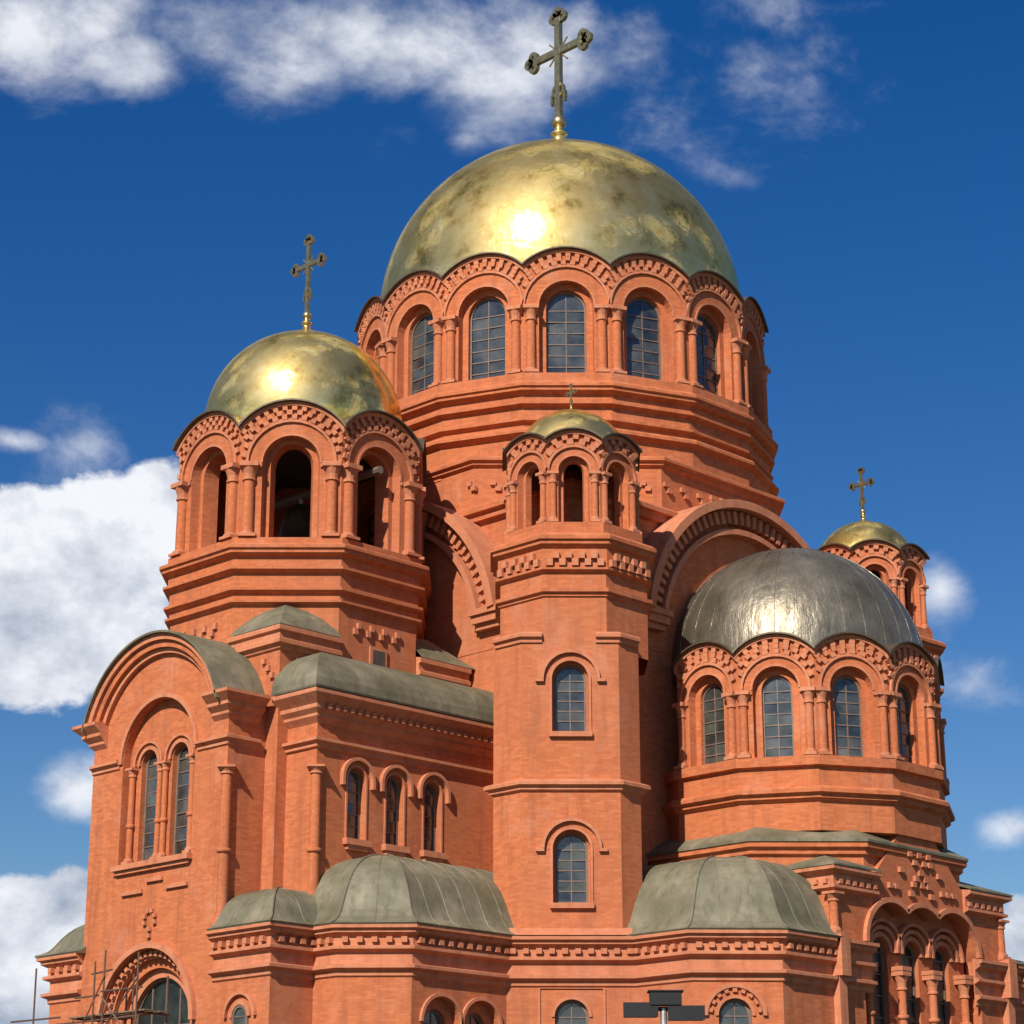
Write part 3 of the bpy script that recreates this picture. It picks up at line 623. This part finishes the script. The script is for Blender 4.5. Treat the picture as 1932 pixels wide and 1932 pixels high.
for s in (-1, 1):                                   # string course either side of the blind arch, and returns
    pts = [(XW, s*2.0), (XW, s*hwW)] if s < 0 else [(XW, hwW), (XW, 2.0)]
    if s < 0: pts.append((-17.2, -hwW))
    q = B(); path(q, pts, [(0, 16.4), (.18, 16.34), (.18, 16.25), (.06, 16.18), (.06, 16.08), (0, 16.05)]); q.build('string_course', TRIM, gw)
# archivolt and eaves of the gable
q = B(); ring(q, fW, 0, zA, rA-.32, rA-.16, .002, .16, R_(16), PI-R_(16), 36); q.build('archivolt', TRIM, gw)
q = B(); ring(q, fW, 0, zA, rA-.158, rA+.06, .002, .3, R_(16), PI-R_(16), 36); q.build('archivolt', BRICK, gw)
q = B(); ring(q, fW, 0, zA, rA+.062, rA+.26, .002, .42, R_(16), PI-R_(16), 36); q.build('archivolt', TRIM, gw)
q = B(); ring(q, fW, 0, zA, rA+.262, rA+.33, -1.6, .55, R_(15), PI-R_(15), 36); part(q, 'barrel_roof', ROOF)
for s in (-1, 1):
    pts = [(XW, -2.75), (XW, -hwW), (-17.2, -hwW)] if s < 0 else [(-17.2, hwW), (XW, hwW), (XW, 2.75)]
    q = B(); path(q, pts, [(-.1, 17.72), (.55, 17.66), (.55, 17.56), (.32, 17.34), (.32, 17.24), (.14, 17.08), (.14, 17.0), (0, 16.86)]); part(q, 'eaves_cornice', TRIM)
q = B(); path(q, [(-16.9, hwW-.004), (XW+.1, hwW-.004)], [(0, 17.6), (0, 0)]); part(q, 'side_wall'); q = B(); path(q, [(XW+.1, -hwW+.004), (-16.9, -hwW+.004)], [(0, 17.6), (0, 0)]); part(q, 'side_wall')
column(Fr((XW+.02, -hwW+.02), A225), 0, 0, 10.6, 15.4, .17, .26, .3, 'corner_colonnette', (2.25,))
# ================= south aisle of the tower
YS = -5.4; XS = -16.5; fN = Fr((-12.6, YS), R_(270)); uc = -12.6
b = B(); zb, zt = 9, 17.5; H = [(-14.9, .36), (-13.32, .36), (-11.72, .36)]
ed = [XS, -15.7, -14.1, -12.52, -10.9, -8.65]
panel(b, fN, ed[0]-uc, ed[1]-uc, zb, zt, None, 0, -.3); panel(b, fN, ed[4]-uc, ed[5]-uc, zb, zt, None, 0, -.3)
for i, (x, r) in enumerate(H): panel(b, fN, ed[i+1]-uc, ed[i+2]-uc, zb, zt, (x-uc, 13.35, 15.2, r), 0, -.3)
nw = part(b, 'aisle_wall')
for x, r in H:
    u = x-uc
    window(fN, u, -.25, 13.37, 15.2, .34, 5, 1, 'lancet_window')
    q = B(); ring(q, fN, u, 15.2, .37, .43, .002, .04); bx(q, fN, u-.43, u-.37, .002, .04, 13.36, 15.2); bx(q, fN, u+.37, u+.43, .002, .04, 13.36, 15.2); q.build('window_surround', TRIM, nw)
    q = B(); ring(q, fN, u, 15.2, .56, .66, .002, .16); bx(q, fN, u-.66, u-.56, .002, .16, 14.95, 15.199); bx(q, fN, u+.56, u+.66, .002, .16, 14.95, 15.199); q.build('hood_mould', TRIM, nw)
    q = B(); bx(q, fN, u-.5, u+.5, -.1, .2, 13.16, 13.348); bx(q, fN, u-.4, u+.4, .002, .14, 13.02, 13.158); q.build('sill', TRIM, nw)
ASP = [(XS, -3.9), (XS, YS), (-8.65, YS)]
part(path(B(), [(XS+.004, -3.9), (XS+.004, YS+.1)], [(0, 17.5), (0, 9)]), 'aisle_end_wall')
q = B(); path(q, ASP, [(0, 16.3), (.2, 16.24), (.2, 16.15), (.08, 16.08), (.08, 15.98), (0, 15.94)]); part(q, 'string_course', TRIM)
q = B(); path(q, ASP, [(-.1, 17.7), (.58, 17.64), (.58, 17.52), (.3, 17.24), (.3, 17.12), (.16, 16.98), (.16, 16.9), (0, 16.72)]); ec = part(q, 'eaves_cornice', TRIM)
for i in range(26): brick('eaves_dentil', ec, fN, -3.75+i*.3, .34, 17.18, .13, .14, .14)
q = B(); path(q, [(XS-.62, -3.9), (XS-.62, YS-.62), (-8.7, YS-.62)], [(-.02, 17.66)]+[(-1.9*(1-math.cos(t)), 17.72+1.5*math.sin(t)) for t in [PI/2*i/9 for i in range(10)]]); part(q, 'aisle_roof', ROOF)
column(Fr((XS+.02, YS+.02), A225), 0, 0, 10.6, 15.4, .17, .26, .3, 'corner_colonnette', (2.25,))
# ================= lower storey: corner blocks, galleries, turret base, portal
LOW = [(-18.55, 3.3), (-18.55, 5.2), (-16, 5.2)]
CN = [(0, 10.46), (.36, 10.42), (.36, 10.32), (.26, 10.28), (.26, 10.2), (.08, 10.1), (.08, 9.86), (.2, 9.83), (.2, 9.74), (.02, 9.66), (.02, 9.34), (.22, 9.29), (.22, 9.2), (.06, 9.12), (.06, 9.0), (0, 8.95)]
def storey(pts, name, u_dent=True, wall=True):
    if wall: part(path(B(), pts, [(0, 10.4), (0, 0)]), name)
    c = part(path(B(), pts, CN), 'cornice', TRIM)
    for p, q in zip(pts[:-1], pts[1:]):
        f, h = between(p, q); n = f.V
        if n.dot(Vector((CAM.x-f.o.x, CAM.y-f.o.y, 0)).normalized()) < .1: continue
        dentils(c, 'dentil', f, -h, h, .16, 10.0, .17, .16, .16, .36)
storey([(-16, 5.2), (-18.3, 5.2), (-18.3, 3.4)], 'corner_block_wall')
storey([(-18.6, -3.5), (-18.6, -6.1), (-17.0, -6.1)], 'corner_block_wall')
GL = [(-17.0, -6.0), (-17.0, -7.15), (-15.55, -8.7), (-11.73, -8.7)]
GR = [(-9.0, -11.43), (-9.0, -13.6), (-7.1, -15.4), (-4.55, -15.4)]
part(path(B(), GL[:3], [(0, 10.4), (0, 0)]), 'gallery_wall')
fg, hg = between(GL[2], GL[3]); ugc = (GL[2][0]+GL[3][0])/2
b = B(); panel(b, fg, -hg, -14.4-ugc+.0+.8, 0, 10.4, (-14.4-ugc, 5.5, 7.75, .74), 0, -.25); panel(b, fg, -14.4-ugc+.8, -12.8-ugc+.8, 0, 10.4, (-12.8-ugc, 5.5, 7.75, .74), 0, -.25); panel(b, fg, -12.8-ugc+.8, hg, 0, 10.4, None, 0, -.25)
gl = part(b, 'gallery_wall')
for x in (-14.4, -12.8):
    u = x-ugc; q = B(); ring(q, fg, u, 7.75, .745, .84, .002, .09); q.build('arch_moulding', TRIM, gl)
    q = B(); panel(q, fg, u-.79, u+.79, 5.3, 8.6, (u, 5.6, 7.75, .42), -.252, -.5); q.build('window_wall', BRICK, gl)
    window(fg, u, -.42, 5.6, 7.75, .41, 4, 2, 'arched_window')
storey(GL, 'gallery_wall', wall=False)
BS = [(-11.73, -8.7), (-9.0, -11.43)]
fb, hb = between(*BS); fb2 = Fr((fb.o.x, fb.o.y), A225)
b = B(); panel(b, fb, -hb, hb, 0, 10.4, (0, 6.6, 8.1, .5), 0, -.25); tb = part(b, 'turret_base_wall')
window(fb, 0, -.2, 6.62, 8.1, .48, 4, 2, 'arched_window')
q = B(); ring(q, fb, 0, 8.1, .51, .6, .002, .05); q.build('window_surround', TRIM, tb)
q = B(); bx(q, fb, -1.0, 1.0, .002, .05, 8.92, 9.0 - .06); bx(q, fb, -1.0, -.93, .002, .05, 6.3, 8.92); bx(q, fb, .93, 1.0, .002, .05, 6.3, 8.92); q.build('panel_frame', TRIM, tb)
storey([BS[0], BS[1]], 'turret_base_wall', wall=False)
part(path(B(), BS, [(.3, 10.46), (-.1, 10.72), (-.5, 10.75)]), 'ledge', TRIM)
part(path(B(), GR[:2], [(0, 10.4), (0, 0)]), 'gallery_wall'); part(path(B(), GR[2:], [(0, 10.4), (0, 0)]), 'gallery_wall')
fr_, hr_ = between(GR[1], GR[2]); b = B(); panel(b, fr_, -hr_, hr_, 0, 10.4, (-.1, 6.2, 8.0, .48), 0, -.25); gr = part(b, 'gallery_wall')
window(fr_, -.1, -.2, 6.22, 8.0, .46, 4, 2, 'arched_window')
q = B(); ring(q, fr_, -.1, 8.0, .49, .58, .002, .06); ring(q, fr_, -.1, 8.0, .8, .92, .002, .1); q.build('hood_mould', TRIM, gr)
for i in range(9): t = R_(12)+R_(156)*i/8; brick('hood_brick', gr, fr_, -.1+.72*math.cos(t), .05, 8.0+.72*math.sin(t), .12, .08, .1, t-PI/2)
storey(GR, 'gallery_wall', wall=False)
# cloister-vaulted metal roofs
def vault(pts, ins, h, z0, name='vaulted_roof'):
    prof = [(.36, z0-.05), (.4, z0)]+[(.4-(ins+.4)*a_, z0+h*b_) for a_, b_ in ((.07, .035), (.14, .10), (.19, .19), (.235, .31), (.285, .44), (.345, .57), (.42, .69), (.51, .79), (.62, .88), (.75, .945), (.88, .985), (1, 1))]+[(-ins-2.5, z0+h+.25), (-ins-2.5, z0-.06)]
    P = path(B(), pts, prof)
    o = part(P, name, ROOF)
    n = len(pts)
    for i in range(1, n-1):                      # rolled seams along the hips
        r = B()
        for k in range(1, len(prof)-3): tube(r, Vector(P.v[k*n+i])+Vector((0, 0, .01)), Vector(P.v[(k+1)*n+i])+Vector((0, 0, .01)), .035, 6)
        r.build('hip_seam', ROOF, o)
    for i in range(n-1):                         # standing seams
        a_, c_ = Vector((*pts[i], 0)), Vector((*pts[i+1], 0)); L = (c_-a_).length; m = int(L/.75)
        for j in range(1, m):
            s = j/m; r = B(); ok = True; pp = []
            for k in range(1, len(prof)-3):
                A_, C_ = Vector(P.v[k*n+i]), Vector(P.v[k*n+i+1]); base = a_+(c_-a_)*s; d = (c_-a_).normalized()
                den = (C_-A_).dot(d); w = (base-A_).dot(d)/den if den > .05 else -1
                if not 0.02 < w < .98: break
                pp.append(A_+(C_-A_)*w)
            for p, q in zip(pp[:-1], pp[1:]): tube(r, p, q, .02, 5)
            if len(pp) > 2: r.build('standing_seam', ROOF, o)
vault([(-17.0, -3.5), (-17.0, -7.15), (-15.55, -8.7), (-8.7, -8.7)], 2.4, 2.35, 10.46)
vault([(-9.0, -8.6), (-9.0, -13.6), (-7.1, -15.4), (-4.6, -15.4)], 2.4, 2.5, 10.46)
vault([(-18.6, -3.6), (-18.6, -6.1), (-16.4, -6.1)], 1.4, 1.25, 10.46)
vault([(-16.5, 5.2), (-18.3, 5.2), (-18.3, 3.3)], 1.7, 1.25, 10.46)
# small hooded window on the corner block
fc = Fr((-18.6, -4.85), PI); q = B(); ring(q, fc, 0, 7.9, .34, .46, .003, .08); ring(q, fc, 0, 7.9, .62, .72, .003, .12); part(q, 'hood_mould', TRIM)
window(fc, 0, -.02+.03, 6.4, 7.9, .33, 3, 1, 'arched_window')
# west portal: stepped orders and dark glazed tympanum
for i, (r0, r1, v) in enumerate(((2.0, 2.26, -.18), (1.72, 2.0, -.36), (1.45, 1.72, -.54))):
    q = B(); ring(q, fW, 0, 8.0, r0, r1-.002, v-.3, v, 0, PI, 28); bx(q, fW, -r1+.002, -r0, v-.3, v, 0, 8.0); bx(q, fW, r0, r1-.002, v-.3, v, 0, 8.0); part(q, 'portal_order', BRICK if i % 2 else TRIM)
q = B(); ring(q, fW, 0, 8.0, 2.27, 2.45, .002, .16, 0, PI, 30); part(q, 'portal_hood', TRIM)
for i in range(25): t = R_(6)+R_(168)*i/24; brick('portal_brick', gw, fW, 2.12*math.cos(t), -.12, 8.0+2.12*math.sin(t), .13, .16, .14, t-PI/2)
window(fW, 0, -.75, 3.2, 8.0, 1.46, 4, 4, 'portal_glazing', .06, gl=DGLASS)
q = B(); bx(q, fW, -1.5, 1.5, -.9, -.7, 0, 3.2); part(q, 'portal_door', FRAME)
# ---- south portal block
YP = -15.4; fP = Fr((0, YP), R_(270)); XP = 4.5
hz = [(-1.64, 1.3), (0.02, 1.3), (1.68, 1.3)]
def pier_cn(z): return [(-.1, z+.16), (.32, z+.1), (.32, z), (.1, z-.12), (.1, z-.42), (.2, z-.46), (.2, z-.54), (0, z-.62)]
part(path(B(), [(-XP+.004, -10), (-XP+.004, YP+.1)], [(0, 12.6), (0, 0)]), 'portal_side_wall'); part(path(B(), [(XP-.004, YP+.1), (XP-.004, -10)], [(0, 12.6), (0, 0)]), 'portal_side_wall')
b = B(); xs = [-3.1, -.81, .85, 3.1]
panel(b, fP, -XP, xs[0], 0, 12.6, None, 0, -.5); panel(b, fP, xs[3], XP, 0, 12.6, None, 0, -.5)
pwall = part(b, 'portal_wall')
# front skin above the triple arch: cells cut by the three arches
b = B(); N = 46; k0 = []
for i in range(N+1):
    u = xs[0]+(xs[3]-xs[0])*i/N; zt = max([10.5+math.sqrt(max(0, 1.3**2-(u-c)**2)) if abs(u-c) < 1.3 else 9.0 for c, r in hz]); zt = max(zt, 10.5) if abs(u-.02) < 2.95 else 10.4
    top = 12.6 if abs(u) > 2.35 else 14.1-1.5*max(0, (abs(u)-.9))/1.45
    k0.append((u, zt, top))
for (u, za, zb_), (w, zc_, zd) in zip(k0[:-1], k0[1:]):
    b.add([fP.p(u, 0, za), fP.p(w, 0, zc_), fP.p(w, 0, zd), fP.p(u, 0, zb_), fP.p(u, -.5, za), fP.p(w, -.5, zc_), fP.p(w, -.5, zd), fP.p(u, -.5, zb_)], [(0, 1, 2, 3), (4, 5, 6, 7), (0, 1, 5, 4), (3, 2, 6, 7)])
b.build('gable_front', BRICK, pwall)
q = B()
for c, r in hz:
    lo = 0 if c > 1 else math.acos(.83/1.35); hi = PI if c < -1 else PI-math.acos(.83/1.35)
    ring(q, fP, c, 10.5, 1.302, 1.46, .002, .14, lo, hi, 16)
q.build('arch_moulding', TRIM, pwall)
b = B()
for c, (l_, r_) in zip((-1.64, .02, 1.68), ((-3.0, -.81), (-.81, .85), (.85, 3.0))): panel(b, fP, l_, r_, 0, 12.0, (c, 5.0, 10.35, .44), -.502, -.8)
b.build('window_wall', BRICK, pwall)
for c, r in hz:
    window(fP, c, -.7, 5.0, 10.35, .43, 8, 1, 'portal_window', gl=DGLASS)
    q = B(); ring(q, fP, c, 10.35, .46, .6, -.5, -.38); ring(q, fP, c, 10.35, .68, .8, -.5, -.3); ring(q, fP, c, 10.35, .9, 1.0, -.5, -.24); q.build('window_arch', TRIM, pwall)
for u in (-2.55, -.81, .85, 2.6):
    column(fP, u, -.28, 4.5, 9.8, .14, .6, .35, 'portal_column', (2.6, 3.9))
    q = B(); bx(q, fP, u-.25, u+.25, -.5, -.04, 9.802, 9.93); q.build('impost', TRIM, pwall)
# relief bricks on the gable
for z, us in ((13.45, (-.5, 0, .5)), (13.2, (-.25, .25, .6)), (12.35, (-1.6, -1.3, 1.2, 1.5, 1.8)), (12.5, (-.35, .1, .45)), (12.7, (-.2, .3)), (12.9, (.05,)), (12.2, (-.5, .6)), (12.9, (-1.0, 1.05))):
    ornament('relief_brick', fP, [(u, z) for u in us], (.2, .17), parent=pwall)
# pier cornices, roofs and corner shafts
for s in (-1, 1):
    pts = [(-XP, -12.9), (-XP, YP), (-2.4, YP)] if s < 0 else [(2.4, YP), (XP, YP), (XP, -12.9)]
    c = part(path(B(), pts, pier_cn(12.5)), 'pier_cornice', TRIM)
    fd, hd = between(pts[0], pts[1]); dentils(c, 'dentil', fd, -hd, hd, .14, 12.17, .15, .14, .12, .32)
    fd, hd = between(pts[1], pts[2]); dentils(c, 'dentil', fd, -hd, hd, .14, 12.17, .15, .14, .12, .32)
    part(path(B(), pts, [(.34, 12.62), (.34, 12.68), (-1.2, 13.25), (-1.6, 13.25)]), 'pier_roof', ROOF)
    column(Fr((s*(XP-.02), YP+.02), R_(270)), 0, 0, 10.55, 11.85, .15, .3, .25, 'corner_colonnette')
    pts = [(-XP, -15.0), (-XP, YP), (-2.75, YP)] if s < 0 else [(2.75, YP), (XP, YP), (XP, -10)]
    c = part(path(B(), [pts[0], pts[1], pts[2]], CN), 'cornice', TRIM)
    q = B(); f2 = Fr((s*XP, YP), R_(270)); bx(q, f2, -.22, .22, -.3, .39, 9.325, 10.55); bx(q, f2, -.18, .18, -.3, .24, 0, 9.325); part(q, 'corner_pilaster', TRIM)
b = B(); V = [fP.p(-.85, -.3, 13.98), fP.p(.85, -.3, 13.98), fP.p(2.3, -.3, 12.45), fP.p(-2.3, -.3, 12.45)]; back = [v+Vector((0, 3.2, 0)) for v in V]
b.add(V+back, [(0, 1, 5, 4), (1, 2, 6, 5), (3, 0, 4, 7)]); part(b, 'gable_roof', ROOF)
# eastern continuation of the galleries
for pts in ([(4.5, -15.4), (7.1, -15.4), (9.0, -13.6), (9.0, -9)],): storey(pts, 'gallery_wall'); part(path(B(), pts, [(.36, 10.42), (.4, 10.46), (-2.5, 11.3), (-3.0, 11.3)]), 'lean_to_roof', ROOF)
build_hood_bricks()
# ================= things that are not the cathedral
def top(name, label, cat, loc, group=None):
    o = bpy.data.objects.new(name, None); COL.objects.link(o); o.location = loc; o['label'] = label; o['category'] = cat
    if group: o['group'] = group
    return o
def child(b, name, mat, par, smooth=False):
    me = b.mesh(name, mat, smooth); o = link(name, me, par); o.matrix_parent_inverse = Matrix.Translation(-Vector(par.location)); return o
# bell in the belfry
bl = top('bell', 'bronze bell hanging in the dark belfry under the left gilded dome', 'bell', (BT[0], BT[1], 23.8))
child(lathe(B(), BT, [(1.0, 24.0), (.96, 24.1), (.74, 24.5), (.62, 25.0), (.55, 25.4), (.36, 25.62), (.02, 25.68)], 28), 'bell_body', BRONZE, bl, True)
child(tube(B(), (BT[0], -4.0, 26.0), (BT[0], 4.0, 26.0), .14), 'beam', FRAME, bl); child(tube(B(), (BT[0], 0, 25.6), (BT[0], 0, 26.0), .08), 'hanger', STEEL, bl)
# floodlight mast in the foreground
up = Vector((0, 0, 1))*math.cos(PITCH) - Fh*math.sin(PITCH); fw = Fh*math.cos(PITCH) + Vector((0, 0, 1))*math.sin(PITCH)
def px_at(x, y, dist):
    x *= 1024/1932; y *= 1024/1932; d = (x-512)*Rt + (512-y)*up + FPX*fw
    d /= d.dot(Fh); return CAM + d*dist
m0 = px_at(1252, 1905, 34); mz = m0.z
mast = top('floodlight_mast', 'pale steel mast with two black floodlights and a black box at its top', 'floodlight', (m0.x, m0.y, 0))
fm = Fr((m0.x, m0.y), HEAD+PI)
child(tube(B(), (m0.x, m0.y, 0), (m0.x, m0.y, mz+.02), .05, 12), 'pole', STEEL, mast)
b = B(); bx(b, fm, -.2, .26, -.14, .14, mz+.06, mz+.25); bx(b, fm, -.23, .29, -.16, .16, mz+.25, mz+.27); child(b, 'control_box', BLACK, mast)
for s in (-1, 1):
    b = B(); u0, u1 = ((-.58, -.1) if s < 0 else (.07, .58)); dz = .015 if s < 0 else -.03
    bx(b, fm, u0, u1, -.12, .1, mz-.12+dz, mz+.07+dz); bx(b, fm, u0-.015, u1+.015, .1, .12, mz-.13+dz, mz+.08+dz)
    o = child(b, 'floodlight', BLACK, mast)
    for i in range(6): q = B(); u = u0+(u1-u0)*(i+.5)/6; bx(q, fm, u-.012, u+.012, .121, .17, mz-.1+dz, mz+.05+dz); c_ = q.build('cooling_fin', BLACK, o); c_.matrix_parent_inverse = Matrix.Translation(-Vector(mast.location))
b = B(); bx(b, fm, -.5, .5, -.03, .03, mz-.02, mz+.04); child(b, 'bracket', BLACK, mast)
# scaffold of thin tubes before the west portal
sf = top('scaffold', 'thin dark tube scaffold standing before the arched west portal', 'scaffold', (-20.2, 1.5, 0))
sx0, sx1 = -20.6, -19.5
for y, zt in ((2.55, 9.7), (.45, 8.0), (-.5, 9.65), (-.92, 9.95), (-2.55, 9.75)):
    for x in (sx0, sx1):
        if y == 2.55 and x == sx1: continue
        o = child(tube(B(), (x, y+random.uniform(-.03, .03), 0), (x+random.uniform(-.06, .06), y+random.uniform(-.06, .06), zt-(0 if x == sx0 else .6)), .03, 6), 'standard', RUST, sf)
        for z in (6.2, 8.1): c_ = bx(B(), Fr((x, y), PI), -.05, .05, -.05, .05, z-.05, z+.05).build('coupler', BLACK, o); c_.matrix_parent_inverse = Matrix.Translation(-Vector(sf.location))
for z, ya, yb in ((8.18, 3.8, 1.2), (8.66, .5, -.7), (8.76, -.8, -2.8), (7.95, 1.4, -2.7), (9.3, -.3, -1.3), (6.2, 4.0, -2.8)):
    child(tube(B(), (sx0, ya, z), (sx0, yb, z+random.uniform(-.05, .05)), .028, 6), 'ledger', RUST, sf)
for y in (.45, -.5, -.92, -2.55): child(tube(B(), (sx0-.1, y, 8.05), (sx1+.1, y, 8.05), .028, 6), 'transom', RUST, sf)
for ya, za, yb, zb in ((.6, 7.0, -1.0, 9.2), (-.5, 7.2, -2.6, 9.0), (-2.4, 7.3, -.9, 8.6)): child(tube(B(), (sx0-.04, ya, za), (sx0-.04, yb, zb), .024, 6), 'brace', RUST, sf)
for k in range(3):
    x = sx0+.18+k*.33; child(bx(B(), Fr((x, -.9), PI), -1.75, 1.75+random.uniform(0, .3), -.14, .14, 8.085, 8.125), 'plank', PLANK, sf)
